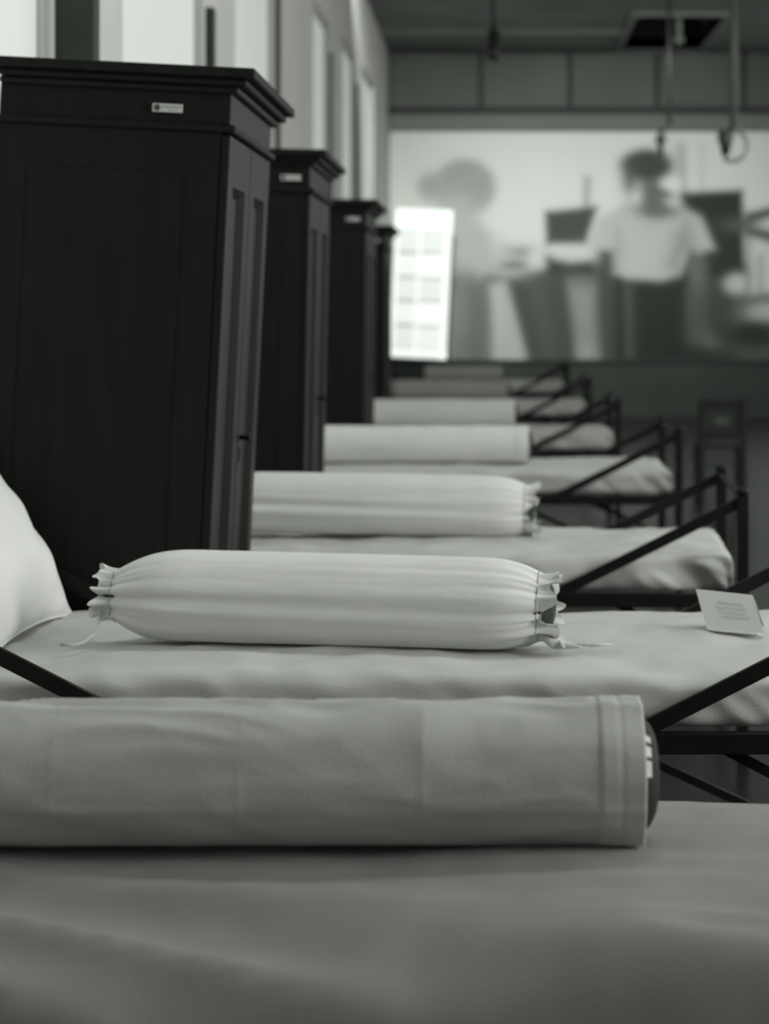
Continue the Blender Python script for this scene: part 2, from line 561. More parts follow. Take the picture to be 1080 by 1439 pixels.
def make_wardrobe():
    D, W = 0.272, 0.415     # half depth (X), half width (Y)
    t = thing('wardrobe', '', 'wardrobe', group='tall black wardrobes between the beds')
    m = MB()
    m.box(-D, D - 0.022, -W, W, 0.10, 1.80, 0.004)
    m.build('carcass', 'wood_black', t)
    # raised stiles on the side panels
    for s in (-1, 1):
        y0, y1 = (W, W + 0.002) if s > 0 else (-W - 0.002, -W)
        m = MB()
        m.box(-D, -D + 0.07, y0, y1, 0.14, 1.695).box(D - 0.10, D - 0.022, y0, y1, 0.14, 1.695)
        m.box(-D + 0.07, D - 0.10, y0, y1, 1.60, 1.695).box(-D + 0.07, D - 0.10, y0, y1, 0.14, 0.25)
        m.build('side_framing', 'wood_black', t)
    # frieze above the doors, waist moulding
    MB().box(D - 0.022, D, -W, W, 1.715, 1.80, 0.003).build('frieze', 'wood_edge', t)
    MB().box(-D - 0.004, D + 0.014, -W - 0.014, W + 0.014, 1.696, 1.714, 0.005).build('waist_moulding', 'wood_black', t)
    # stepped cornice
    m = MB()
    m.box(-D, D + 0.018, -W - 0.018, W + 0.018, 1.788, 1.804, 0.005)
    m.build('bed_moulding', 'wood_edge', t)
    m = MB()
    m.box(-D, D + 0.038, -W - 0.034, W + 0.038, 1.804, 1.822, 0.006)
    m.box(-D - 0.01, D + 0.058, -W - 0.05, W + 0.055, 1.822, 1.846, 0.004)
    m.build('cornice', 'wood_black', t)
    # plinth and feet
    MB().box(-D, D + 0.01, -W - 0.01, W + 0.01, 0.08, 0.16, 0.005).build('plinth', 'wood_black', t)
    for sx in (-1, 1):
        for sy in (-1, 1):
            MB().box(sx * (D - 0.04) - 0.035, sx * (D - 0.04) + 0.035, sy * (W - 0.04) - 0.035, sy * (W - 0.04) + 0.035, 0.0, 0.08, 0.006).build('foot', 'wood_black', t)
    # two panelled doors on the front (+X)
    for s in (-1, 1):
        y0, y1 = (-W + 0.004, -0.007) if s < 0 else (0.007, W - 0.004)
        m = MB()
        z0, z1 = 0.165, 1.692
        st = 0.085
        x0, x1 = D - 0.022, D + 0.002
        m.box(x0, x1, y0, y0 + st, z0, z1, 0.003).box(x0, x1, y1 - st, y1, z0, z1, 0.003)
        m.box(x0, x1, y0 + st, y1 - st, z0, z0 + 0.14, 0.003).box(x0, x1, y0 + st, y1 - st, z1 - 0.12, z1, 0.003)
        d = m.build('door', 'wood_edge', t)
        MB().box(x0 - 0.002, x0 + 0.006, y0 + st - 0.005, y1 - st + 0.005, z0 + 0.135, z1 - 0.115).build('door_panel', 'wood_edge', d)
        # sloped bead round the panel
        a0, a1, b0, b1 = y0 + st, y1 - st, z0 + 0.14, z1 - 0.12
        e = 0.018
        m = MB()
        outer = [(a0, b0), (a1, b0), (a1, b1), (a0, b1)]
        inner = [(a0 + e, b0 + e), (a1 - e, b0 + e), (a1 - e, b1 - e), (a0 + e, b1 - e)]
        v = [(x1 - 0.003, p[0], p[1]) for p in outer] + [(x0 + 0.007, p[0], p[1]) for p in inner] + [(x0, p[0], p[1]) for p in outer]
        f = []
        for k in range(4):
            n = (k + 1) % 4
            f += [[k, n, 4 + n, 4 + k], [8 + k, 8 + n, n, k]]
        m.add(v, f)
        m.build('panel_bead', 'wood_black', d)
    MB().tube([(D, 0.045, 0.95), (D + 0.022, 0.045, 0.95), (D + 0.03, 0.045, 0.95)], [0.006, 0.006, 0.011], 10).build('door_knob', 'iron', t, True)
    MB().box(D + 0.001, D + 0.005, 0.037, 0.053, 0.885, 0.925, 0.001).build('key_plate', 'iron', t)
    # small inventory plaque on the side towards the camera
    p = MB().box(-0.036, 0.035, -W - 0.010, -W - 0.006, 1.737, 1.757, 0.0008).build('plaque', 'plaque', t)
    p['label'] = 'small pale metal plaque'
    m = MB()
    m.tube([(-0.025, -W - 0.0098, 1.747), (-0.025, -W - 0.0108, 1.747)], 0.0068, 14)
    for k in range(5):
        a = k * 1.2566
        m.tube([(-0.025 + 0.006 * math.cos(a), -W - 0.0098, 1.747 + 0.006 * math.sin(a)), (-0.025 + 0.006 * math.cos(a), -W - 0.0106, 1.747 + 0.006 * math.sin(a))], 0.0028, 8)
    m.build('emblem', 'ink', p)
    m = MB()
    random.seed(4)
    x = -0.013
    while x < 0.030:
        wdt = random.uniform(0.0018, 0.0034)
        m.box(x, x + wdt, -W - 0.0106, -W - 0.0098, 1.7475, 1.7475 + random.uniform(0.003, 0.0045))
        x += wdt + 0.0012
    x = 0.002
    while x < 0.016:
        m.box(x, x + 0.0016, -W - 0.0106, -W - 0.0098, 1.7415, 1.7435)
        x += 0.0026
    m.build('lettering', 'pale_ink', p)
    p.location.x = 0.125
    return t

WD = [(-0.972, 5.04, 2.86, 'largest black wardrobe with a legible-sized pale plaque, nearest the camera'),
      (-0.948, 7.35, 1.2, 'second black wardrobe from the camera, just behind the largest one'),
      (-0.925, 10.39, 0.6, 'third black wardrobe from the camera, standing behind the fourth bolster from the front'),
      (-0.972, 13.32, 0.0, 'farthest visible black wardrobe, narrow sliver left of the glowing panel')]
WD[0] = (-0.972, 5.04, 2.86, 'largest black wooden wardrobe with pale plaque, nearest the camera')
WD[2] = (-0.925, 10.39, 0.6, 'third black wooden wardrobe from the camera with blurred pale plaque')
w0 = make_wardrobe()
for i, (x, y, lean, lab) in enumerate(WD):
    o = w0 if i == 0 else copy_tree(w0)
    o.location = (x, y, 0.272 * math.sin(math.radians(lean)))
    o.rotation_euler = (0, math.radians(lean), 0)
    o['label'] = lab
    for ch in o.children:
        if ch.name.startswith('plaque') and i:
            ch.location.x = 0.205

# ------------------------------------------------------------------ iron beds
BL, BW = 0.985, 0.425     # half length, half width


def make_bed():
    t = thing('iron_bed', '', 'bed', group='black iron beds in the row')
    r = 0.016
    for s in (-1, 1):
        y = s * BW
        MB().box(-BL, BL, y - 0.014, y + 0.014, 0.432, 0.472, 0.003).build('side_rail', 'iron', t)
        MB().box(s * BL - 0.014, s * BL + 0.014, -BW, BW, 0.432, 0.468, 0.003).build('end_rail', 'iron', t)
        MB().tube([(s * BL, -BW, 0.735), (s * BL, -BW * 0.6, 0.742), (s * BL, BW * 0.6, 0.742), (s * BL, BW, 0.735)], 0.011, 10).build('top_bar', 'iron', t, True)
        MB().box(s * 0.45 - 0.012, s * 0.45 + 0.012, -BW, BW, 0.430, 0.450).build('cross_bar', 'iron', t)
    for sx in (-1, 1):
        for sy in (-1, 1):
            x, y = sx * BL, sy * BW
            m = MB()
            m.box(x - 0.017, x + 0.017, y - 0.017, y + 0.017, 0.0, 0.752, 0.004)
            p = m.build('post', 'iron', t)
            MB().lathe([(0.012, 0.750), (0.021, 0.757), (0.021, 0.766), (0.010, 0.774)], 12, (x, y, 0)).build('post_cap', 'iron', p, True)
            MB().bar((sx * 0.425, y, 0.452), (sx * (BL - 0.005), y, 0.733), 0.014, 0.030).build('strut', 'iron', t)
            if sy < 0:
                MB().bar((sx * 0.62, y + 0.03, 0.44), (sx * BL, y + 0.02, 0.25), 0.010, 0.020).build('brace', 'iron', t)
            else:
                MB().bar((sx * 0.10, y - 0.03, 0.44), (sx * BL, y - 0.02, 0.03), 0.010, 0.020).build('brace', 'iron', t)
    return t

ORD = ['nearest', 'second', 'third', 'fourth', 'fifth', 'sixth', 'farthest']
# centre X, near edge Y
BEDS = [(-0.05, 2.08), (-0.185, 3.74), (-0.250, 5.63), (-0.165, 8.60), (-0.25, 11.4), (-0.225, 15.2), (-0.225, 19.6)]
BYAW = [0, 0, -2.6, 0, 0, 0, 0]
b0 = make_bed()
for i, (cx, yn) in enumerate(BEDS):
    o = b0 if i == 0 else copy_tree(b0)
    o.location = (cx, yn + BW, 0)
    o.rotation_euler.z = math.radians(BYAW[i])
    if i == 0:
        o['label'] = 'black iron bed frame nearest the camera, almost hidden by its mattress'
    elif i == 6:
        o['label'] = 'black iron bed farthest from the camera, before the mural'
    else:
        o['label'] = 'black iron bed with diagonal end struts, %s from the camera' % ORD[i]

# ------------------------------------------------------------------ mattresses under sheets


def make_mattress(i, cx, yn, nx, m_per, wr):
    """rounded, slightly crowned slab with a creased tucked sheet"""
    hl, hw_, zb_, zt_ = 0.962, 0.405, 0.474, 0.578
    rad = 0.030 if i else 0.045
    hz = (zt_ - zb_) / 2
    cz = (zt_ + zb_) / 2
    # rounded rectangle section in YZ
    sec = []
    rr = min(rad, hz - 0.001)
    ny_top = m_per
    ins_y, ins_z = hw_ - rr, hz - rr

    def loop(inset):
        pts = []
        r = rr - inset * 0.6
        r = max(r, 0.004)
        hy2, hz2 = hw_ - inset, hz - inset
        iy, iz = hy2 - r, hz2 - r
        nseg = 6
        for c, (sy, sz) in enumerate(((1, 1), (-1, 1), (-1, -1), (1, -1))):
            a0 = c * math.pi / 2
            for k in range(nseg + 1):
                a = a0 + k / nseg * math.pi / 2
                pts.append((sy * iy + r * math.cos(a), sz * iz + r * math.sin(a)))
            # straight stretch to the next corner
            nxt = (((-1, 1), (-1, -1), (1, -1), (1, 1))[c])
            a1 = a0 + math.pi / 2
            p0 = pts[-1]
            p1 = (nxt[0] * iy + r * math.cos(a1), nxt[1] * iz + r * math.sin(a1))
            n = ny_top if c in (0, 2) else 5
            for k in range(1, n):
                u = k / n
                pts.append((p0[0] + (p1[0] - p0[0]) * u, p0[1] + (p1[1] - p0[1]) * u))
        return pts
    st = []
    E = 0.03
    for k in range(7):
        a = k / 7 * math.pi / 2
        st.append((-hl + E * (1 - math.sin(a)) * 0 + E * (1 - math.cos(a)) * 1.0, E * (1 - math.sin(a))))
    for k in range(nx + 1):
        st.append((-hl + E + (2 * hl - 2 * E) * k / nx, 0.0))
    for k in range(6, -1, -1):
        a = k / 7 * math.pi / 2
        st.append((hl - E * (1 - math.cos(a)), E * (1 - math.sin(a))))
    V, Fc = [], []
    so = i * 13.7
    np_ = len(loop(0))
    for x, ins in st:
        for (y, z) in loop(ins * 0.75):
            fx = x / hl
            top = max(0.0, z / hz)
            front = max(0.0, (-y - hw_ + 0.07) / 0.07) if y < 0 else 0
            P = Vector((x, y, z + cz))
            crown = 0.012 * (1 - (y / hw_) ** 2) * (1 - fx ** 4) - 0.004
            dz = crown * top
            # broad lumps and dips of an old mattress
            dz += top * (0.012 * nz(x * 1.6 + so, y * 2.0, so) + 0.005 * nz(x * 5 + so, y * 7, so))
            if i == 0:
                # nearest bed: sheet sags away toward the front edge, more at the left
                on = -0.185 - 0.14 * min(1.0, max(0.0, (x + 0.35) / 0.70)) + 0.02 * nz(x * 4, 1.0, 2.0)
                d_ = min(1.0, max(0.0, (on - y) / (on + 0.406)))
                zt2 = zt_ - 0.20 * (1 - math.sqrt(1 - d_ * d_))
                zb2_ = zb_ - 0.115 * min(1.0, max(0.0, (-y - 0.2) / 0.12))
                P.z = zb2_ + (P.z - zb_) * (zt2 - zb2_) / (zt_ - zb_)
                dz -= top * 0.035 * max(0.0, (y - 0.1) / 0.3) ** 2
                rp = max(0.0, min(1.0, (0.0 - y) / 0.15))
                dz += top * 0.040 * rp * (0.2 - abs(nz(x * 1.1 + 3 + 0.8 * y, y * 9 + 2.2 * x, 5)))
                dz += top * 0.005 * nz(x * 3 + 3, y * 20 + x * 2, 5)
            # creases along the edge and tucked diagonal folds at the ends
            side = 1 - abs(z / hz) if abs(y) > hw_ - 0.02 else 0.0
            crease = nz(x * 9 + so, z * 14 + y * 6, 2.0 + so)
            dy = -front * wr * 0.010 * crease
            endw = max(0.0, abs(fx) - 0.45) / 0.55
            fold = abs(nz((x + 1.1 * z) * 11 + so, z * 4 + y * 2, 9 + so))
            dy -= front * wr * (0.15 + endw) * 0.030 * (0.30 - fold)
            dz += top * wr * 0.010 * endw * (0.3 - abs(nz((x - 0.6 * y) * 9 + so, y * 3, 4 + so)))
            wq = x + 0.15 * nz(x * 2 + so, y * 3, 1.0)
            dz += top * wr * 0.0075 * (0.25 - abs(nz((wq + 0.5 * y) * 4 + so, (y - 0.25 * wq) * 13, so + 6)))
            dz += top * wr * 0.0030 * nz(x * 14 + so, y * 18, so + 6)
            P.z += dz
            P.y += dy
            if z < -hz * 0.5 and i:
                P.z = max(P.z, zb_)
            V.append(P)
    for a in range(len(st) - 1):
        for k in range(np_):
            n = (k + 1) % np_
            Fc.append([a * np_ + k, a * np_ + n, (a + 1) * np_ + n, (a + 1) * np_ + k])
    Fc.append(list(range(np_))[::-1])
    Fc.append([(len(st) - 1) * np_ + k for k in range(np_)])
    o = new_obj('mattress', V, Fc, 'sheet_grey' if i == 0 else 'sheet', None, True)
    o.location = (cx, yn + BW, 0)
    o.rotation_euler.z = math.radians(BYAW[i])
    return o

MT = []
ML = ['white sheeted mattress nearest the camera, filling the bottom of the picture',
      'white sheeted mattress holding the pillow and the folded card',
      'rumpled white sheeted mattress on the third bed from the camera',
      'white sheeted mattress on the fourth bed from the camera',
      'white sheeted mattress on the fifth bed from the camera',
      'blurred white sheeted mattress on the sixth bed from the camera',
      'blurred white sheeted mattress on the farthest bed']
for i, (cx, yn) in enumerate(BEDS):
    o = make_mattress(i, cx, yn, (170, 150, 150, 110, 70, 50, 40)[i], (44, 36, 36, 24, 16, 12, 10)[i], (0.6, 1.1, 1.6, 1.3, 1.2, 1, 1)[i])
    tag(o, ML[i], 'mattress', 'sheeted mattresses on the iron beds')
    MT.append(o)



def rest_z(i, x0, x1, y0, y1):
    o = MT[i]
    z = [v.co.z for v in o.data.vertices if v.co.z > 0.55 and x0 < v.co.x + o.location.x < x1 and y0 < v.co.y + o.location.y < y1]
    z.sort()
    return z[int(len(z) * 0.96)]

# ------------------------------------------------------------------ bolsters


def tubeform(fn, nx, nth, closed_ends=False):
    """fn(u, th) -> Vector; u in 0..1"""
    V, Fc = [], []
    for i in range(nx + 1):
        for k in range(nth):
            V.append(fn(i / nx, 2 * math.pi * k / nth))
    for i in range(nx):
        for k in range(nth):
            n = (k + 1) % nth
            Fc.append([i * nth + k, i * nth + n, (i + 1) * nth + n, (i + 1) * nth + k])
    if closed_ends:
        Fc.append(list(range(nth))[::-1])
        Fc.append([nx * nth + k for k in range(nth)])
    return V, Fc


def flatten(y, z, r):
    """rests on the bed: bottom squashed, base at z = 0"""
    lo = -0.86 * r
    if z < lo:
        z = lo - (lo - z) * 0.15
    return y * 1.02, z + 0.88 * r


def gathered_bolster(label, L, r, seed, loc, rz, ry, mat_case, hi=True, neckL=0.50, neckR=0.68, tails=True):
    t = thing('bolster', label, 'bolster', loc, (0, ry, rz), 'bolsters lying across the beds')
    ga, gb = 0.17, 0.15     # length of the gathered shoulders
    n = 13
    rg = random.Random(int(seed * 10))
    FOLDS = []
    for ej in (-1, 1):
        for k in range(17):
            FOLDS.append((2 * math.pi * (k + rg.uniform(-0.4, 0.4)) / 17, rg.uniform(0.05, 0.13), rg.uniform(0.02, 0.06), rg.choice((0.04, 0.06, 0.10, 0.18)), ej))
    FOLDS.append((math.radians(174), 0.12, 0.13, 0.42, -1))
    FOLDS.append((math.radians(186), 0.09, 0.045, 0.30, 1))
    FOLDS.append((math.radians(150), 0.14, 0.03, 0.35, 1))

    def rad(x, th):
        d0, d1 = x + L / 2, L / 2 - x
        k = 1.0
        if d0 < ga:
            q = 1 - d0 / ga
            k = neckL + (1 - neckL) * (1 - q ** 2.6)
        if d1 < gb:
            q = 1 - d1 / gb
            k = min(k, neckR + (1 - neckR) * (1 - q ** 3.2))
        d = min(d0, d1)
        ph = 2.2 * nz(math.cos(th) * 1.3 + seed, math.sin(th) * 1.3, seed)
        pl = math.cos(n * th + ph * 4) * 0.5 + 0.5 * math.cos((n + 8) * th + ph * 7)
        amp = 0.095 * math.exp(-d / 0.035)
        k *= 1 + amp * pl
        for (tj, wj, aj, lj, ej) in FOLDS:
            dd = d0 if ej < 0 else d1
            q = ((th - tj - 0.25 * dd * math.sin(tj * 5) + math.pi) % (2 * math.pi)) - math.pi
            k -= aj * math.exp(-dd / lj) * (math.exp(-(q / wj) ** 2) - 0.7 * math.exp(-((q - 1.9 * wj) / wj) ** 2))
        # long soft folds running along the length, and small rumples
        k += 0.035 * nz(x * 1.3 + seed, math.cos(th) * 2.2, math.sin(th) * 2.2 + seed)
        k += 0.014 * nz(x * 2.4 + seed, math.cos(th) * 7, math.sin(th) * 7 + seed)
        k += 0.006 * nz(x * 12 + seed, math.cos(th) * 9, math.sin(th) * 9)
        return r * k

    def fn(u, th):
        x = -L / 2 + L * u
        rr = rad(x, th)
        y, z = flatten(rr * math.cos(th), rr * math.sin(th), r)
        # the necks sag a little
        return Vector((x, y, z))
    nxs, nth = (150, 132) if hi else (60, 64)
    V, Fc = tubeform(fn, nxs, nth)
    new_obj('case', V, Fc, mat_case, t, True)
    for s in (-1, 1):
        nk = neckL if s < 0 else neckR
        x_end = s * L / 2
        w_ = 0.040 if s > 0 else 0.034

        def rf(u, th, s=s, nk=nk, x_end=x_end):
            rr = rad(x_end - s * 0.0005, th)
            ph = 2.0 * nz(math.cos(th) * 1.5 + seed + s, math.sin(th) * 1.5, seed)
            wav = math.cos(11 * th + ph * 3)
            wav2 = math.sin(7 * th + ph * 4)
            k = 1 + u * (0.09 + 0.11 * wav + 0.05 * wav2) - 0.05 * math.sin(u * 3.14)
            notch = 1 - 0.75 * math.exp(-(((th - math.radians(188)) / 0.33) ** 2)) * (s > 0)
            x = x_end + s * u * w_ * notch * (1 + 0.25 * wav2 + 0.12 * math.cos(17 * th + ph))
            y, z = flatten(rr * k * math.cos(th), rr * k * math.sin(th), r)
            return Vector((x, y, z))
        V, Fc = tubeform(rf, 8, 132 if hi else 64)
        new_obj('ruffle', V, Fc, mat_case, t, True)
        # neck drawn in by the string
        pts = []
        for k in range(60):
            th = 2 * math.pi * k / 60
            rr = rad(x_end - s * 0.0005, th) * 1.012
            y, z = flatten(rr * math.cos(th), rr * math.sin(th), r)
            pts.append((x_end, y, z))
        if hi:
            MB().tube(pts + [pts[0]], 0.0022, 6).build('drawstring', 'string', t, True)
        # stuffed core seen inside the open neck
        prof = [(0.001, 0.046), (0.3, 0.045), (0.6, 0.040), (0.8, 0.030), (0.93, 0.008), (0.97, -0.02)]
        V2, F2 = [], []
        nn = 28
        for (q, dx) in prof:
            for k in range(nn):
                th = 2 * math.pi * k / nn
                y, z = flatten(q * nk * r * math.cos(th), q * nk * r * math.sin(th), r)
                V2.append(Vector((x_end + s * (dx - 0.012), y, z)))
        for a in range(len(prof) - 1):
            for k in range(nn):
                b = (k + 1) % nn
                F2.append([a * nn + k, a * nn + b, (a + 1) * nn + b, (a + 1) * nn + k])
        F2.append(list(range(nn)))
        new_obj('core', V2, F2, 'core_mid', t, True)
    return t

# second bed: gathered bolster, drawstring ends trailing on the sheet
BZ = 0.588
L = 0.885
gb = gathered_bolster('white bolster with ruffled drawstring ends beside the pillow', L, 0.097, 3.0, (-0.343, 4.055, rest_z(1, -0.78, 0.1, 4.0, 4.12) - 0.001), math.radians(-6.0), math.radians(0.6), 'bolster_cotton')
random.seed(11)


def tail(parent, pts, r, name='drawstring_tail'):
    MB().tube([(p[0], p[1], p[2] + (0.008 if p[0] > 0 else 0.0)) for p in pts], r, 6).build(name, 'string', parent, True)
# loose ends: right
tail(gb, [(L / 2 + 0.02, -0.03, 0.035), (L / 2 + 0.05, -0.035, 0.010), (L / 2 + 0.08, -0.02, 0.006), (L / 2 + 0.11, -0.03, 0.006), (L / 2 + 0.15, -0.015, 0.006)], [0.004, 0.005, 0.003, 0.004, 0.002])
tail(gb, [(L / 2 + 0.02, -0.04, 0.03), (L / 2 + 0.04, -0.055, 0.008), (L / 2 + 0.07, -0.05, 0.007), (L / 2 + 0.09, -0.06, 0.006)], [0.006, 0.009, 0.006, 0.002])
tail(gb, [(L / 2 + 0.015, -0.05, 0.02), (L / 2 + 0.035, -0.07, 0.012), (L / 2 + 0.045, -0.055, 0.016), (L / 2 + 0.055, -0.07, 0.006)], [0.008, 0.010, 0.008, 0.004])
# loose ends: left
tail(gb, [(-L / 2 - 0.015, -0.05, 0.06), (-L / 2 - 0.02, -0.075, 0.02), (-L / 2 - 0.035, -0.10, 0.004), (-L / 2 - 0.045, -0.13, 0.002), (-L / 2 - 0.075, -0.135, 0.003)], [0.003, 0.003, 0.003, 0.003, 0.005])

gathered_bolster('blurred bolster with one ruffled end on the third bed', 0.95, 0.098, 8.0, (-0.375, 6.02, rest_z(2, -0.8, 0.1, 5.95, 6.09)), math.radians(-1.5), math.radians(0.8), 'bolster_cotton', True, 0.62, 0.72)


def plain_bolster(label, L, r, seed, loc, rz, mat_case, hi, band=True):
    """open-ended case with a stitched hem band at the right end"""
    t = thing('bolster', label, 'bolster', loc, (0, 0, rz), 'bolsters lying across the beds')
    hem = 0.052

    def rad(x, th):
        k = 1.0
        d0 = x + L / 2
        if d0 < 0.05:
            k -= 0.3 * (1 - d0 / 0.05) ** 2
        a = 1.0 if hi else 0.6
        k += 0.020 * a * nz(x * 2.0 + seed, math.cos(th) * 2.0, math.sin(th) * 2.0 + seed)
        # diagonal slack folds and soft dents
        s_ = th * r
        wx = x + 0.12 * nz(x * 3 + seed, s_ * 8, 3.0)
        ws = s_ + 0.05 * nz(x * 4, s_ * 9 + seed, 7.0)
        up = 0.25 + 0.75 * max(0.0, math.sin(th + 0.5))
        k += 0.20 * a * up * (0.25 - abs(nz(wx * 4.5 + ws * 9 + seed, ws * 15 - wx * 1.6, seed)))
        k += 0.08 * a * up * (0.25 - abs(nz(wx * 9 - ws * 14 + seed, ws * 24 + wx, seed + 5)))
        k += 0.010 * a * nz(x * 4 - s_ * 12, s_ * 16 + x * 2, seed + 2)
        k += 0.004 * a * nz(x * 20, s_ * 30, seed)
        if hi:
            # pressed fold lines round the case
            for xc in (-0.535, -0.30, -0.07):
                q = (x - (xc + loc[0] * 0 + 0.32)) / 0.0035
                k += 0.007 * math.exp(-q * q) * (0.6 + 0.8 * nz(th * 2, xc * 9, 1.0))
            # long pressed crease
            q = ((th - 0.0) % (2 * math.pi) - math.radians(196)) / 0.05
            k += 0.016 * math.exp(-q * q) * (0.7 + nz(x * 3, 4.0, seed))
        return r * k

    def fn(u, th):
        x = -L / 2 + (L - hem) * u
        rr = rad(x, th)
        y, z = flatten(rr * math.cos(th), rr * math.sin(th), r)
        return Vector((x, y, z))
    nxs, nth = (240, 120) if hi else (60, 48)
    V, Fc = tubeform(fn, nxs, nth)
    new_obj('case', V, Fc, mat_case, t, True)

    def hb_(u, th):
        # doubled hem: a slightly proud band that turns in at its edge
        x = L / 2 - hem - 0.006 + (hem + 0.006) * min(1, u * 1.15)
        e = 1.0
        if u < 0.06:
            e = 1.0 + 0.022 * (u / 0.06)
        elif u < 0.87:
            e = 1.022
            if hi and abs(u - 0.42) < 0.05:
                e -= 0.006
        else:
            e = 1.022 - 0.07 * (u - 0.87) / 0.13
        rr = rad(min(x, L / 2), th) * (e + (0.008 * nz(x * 10, th * 2, seed)))
        y, z = flatten(rr * math.cos(th), rr * math.sin(th), r)
        return Vector((x, y, z))
    V, Fc = tubeform(hb_, 26, nth)
    new_obj('hem_band', V, Fc, mat_case, t, True)
    # dark striped inner cushion showing at the open end
    rc = r * 0.90

    def core(u, th):
        a = u * math.pi / 2
        q = math.cos(a) ** 0.55 if u < 1 else 0.0005
        x = L / 2 - 0.03 + 0.052 * math.sin(a)
        y, z = flatten(rc * q * math.cos(th), rc * q * math.sin(th), r)
        return Vector((x, y, z))
    V, Fc = tubeform(core, 12, 40)
    c = new_obj('inner_cushion', V, Fc, 'core', t, True)
    if hi:
        for th0, th1 in ((126, 134), (139, 150), (154, 170)):
            VV, FF = [], []
            for k in range(9):
                for th in (th0, th1):
                    u = 0.02 + 0.5 * k / 8
                    p = core(u, math.radians(th))
                    cc = Vector((L / 2 - 0.04, 0, 0.88 * r))
                    VV.append(cc + (p - cc) * 1.012)
            for k in range(8):
                FF.append([2 * k, 2 * k + 1, 2 * k + 3, 2 * k + 2])
            new_obj('stripe', VV, FF, 'stripe', c, True)
    return t

plain_bolster('large smooth grey bolster with hemmed open end on the nearest bed', 1.06, 0.0925, 1.0, (0.194 - 0.53, 2.545, rest_z(0, -0.8, 0.2, 2.48, 2.61)), math.radians(0.3), 'bolster_grey', True)
plain_bolster('smooth white bolster with hem band on the fourth bed', 1.0, 0.088, 5.0, (0.168 - 0.5, 8.92, rest_z(3, -0.7, 0.12, 8.92 - 0.06, 8.92 + 0.06)), 0, 'bolster_cotton', False)
plain_bolster('short blurred white bolster on the fifth bed', 0.92, 0.086, 6.0, (0.14 - 0.46, 11.85, rest_z(4, -0.7, 0.12, 11.85 - 0.06, 11.85 + 0.06)), 0, 'bolster_cotton', False)
plain_bolster('blurred dim bolster on the sixth bed from the camera', 0.92, 0.080, 7.0, (0.13 - 0.46, 15.75, rest_z(5, -0.7, 0.12, 15.75 - 0.06, 15.75 + 0.06)), 0, 'bolster_shaded', False)
plain_bolster('smallest blurred dim bolster on the farthest bed', 0.80, 0.075, 8.0, (0.12 - 0.40, 20.1, rest_z(6, -0.7, 0.12, 20.1 - 0.06, 20.1 + 0.06)), 0, 'bolster_shaded', False)

# ------------------------------------------------------------------ pillow propped against the head of the second bed


def make_pillow():
    a, b, th = 0.275, 0.208, 0.070       # half width (local Y), half height (local X), half thickness
    n = 44
    t = thing('pillow', 'plump white pillow propped up at the left edge of the picture', 'pillow', (-1.092, 4.26, 0.756), (0, math.radians(60), math.radians(-5)))

    def pt(u, v, s):
        # superellipse outline with pulled-out corners
        cu = abs(u) ** 2.2
        cv = abs(v) ** 2.2
        x = b * u * (1 - 0.09 * (1 - cv) * abs(u) ** 3)
        y = a * v * (1 - 0.08 * (1 - cu) * abs(v) ** 3)
        h = th * ((1 - abs(u) ** 2.4) * (1 - abs(v) ** 2.4)) ** 0.55
        h *= 1 + 0.12 * nz(u * 1.6 + 3, v * 1.6, s)
        edge = max(abs(u), abs(v))
        h += 0.009 * nz(u * 3 + 2 * v, v * 4, s + 4) * (1 - edge ** 6) * (0.3 + edge)
        wz = 0.008 * nz(u * 1.5, v * 1.5 + 9, 1.0) * edge ** 3
        return Vector((x, y, s * h + wz))
    V, Fc = [], []
    for s in (1, -1):
        off = len(V)
        for i in range(n + 1):
            for j in range(n + 1):
                V.append(pt(-1 + 2 * i / n, -1 + 2 * j / n, s))
        for i in range(n):
            for j in range(n):
                p = off + i * (n + 1) + j
                q = [p, p + 1, p + n + 2, p + n + 1]
                Fc.append(q if s > 0 else q[::-1])
    o = new_obj('pillowcase', V, Fc, 'pillow_cotton', t, True)
    pts = []
    for k in range(n):
        pts.append(pt(-1 + 2 * k / n, -1, 1))
    for k in range(n):
        pts.append(pt(1, -1 + 2 * k / n, 1))
    for k in range(n):
        pts.append(pt(1 - 2 * k / n, 1, 1))
    for k in range(n + 1):
        pts.append(pt(-1, 1 - 2 * k / n, 1))
    MB().tube(pts, 0.0035, 6).build('seam', 'pillow_cotton', t, True)
    return t
make_pillow()

# ------------------------------------------------------------------ folded card on the second bed
t = thing('folded_card', 'pale folded card with faint print standing on the white mattress', 'card', (0.515, 4.19, 0.588), (0, 0, math.radians(-10)))
w2, hgt = 0.062, 0.085


def slab(p, q, u, v, th):
    pass
# face leans back; base flap lies toward the camera
fu = Vector((-0.20, 0.045, 0.072))  # direction of the leaning face's height (skewed)
face = MB()
A, B = Vector((-0.055, 0, 0.006)), Vector((0.066, -0.012, 0.002))
C, D_ = Vector((0.040, 0.045, 0.074)), Vector((-0.082, 0.045, 0.084))
nrm = (B - A).cross(D_ - A).normalized() * 0.0015
face.add([A, B, C, D_, A - nrm, B - nrm, C - nrm, D_ - nrm], [[0, 1, 2, 3], [4, 7, 6, 5], [0, 4, 5, 1], [1, 5, 6, 2], [2, 6, 7, 3], [3, 7, 4, 0]])
face.build('face', 'card', t)
back = MB()
E_, G_ = Vector((-0.06, 0.095, 0.002)), Vector((0.064, 0.085, 0.002))
n2 = (C - D_).cross(E_ - D_).normalized() * 0.0015
back.add([D_, C, G_, E_, D_ + n2, C + n2, G_ + n2, E_ + n2], [[0, 1, 2, 3], [4, 7, 6, 5], [0, 4, 5, 1], [1, 5, 6, 2], [2, 6, 7, 3], [3, 7, 4, 0]])
back.build('back', 'card', t)
flap = MB()
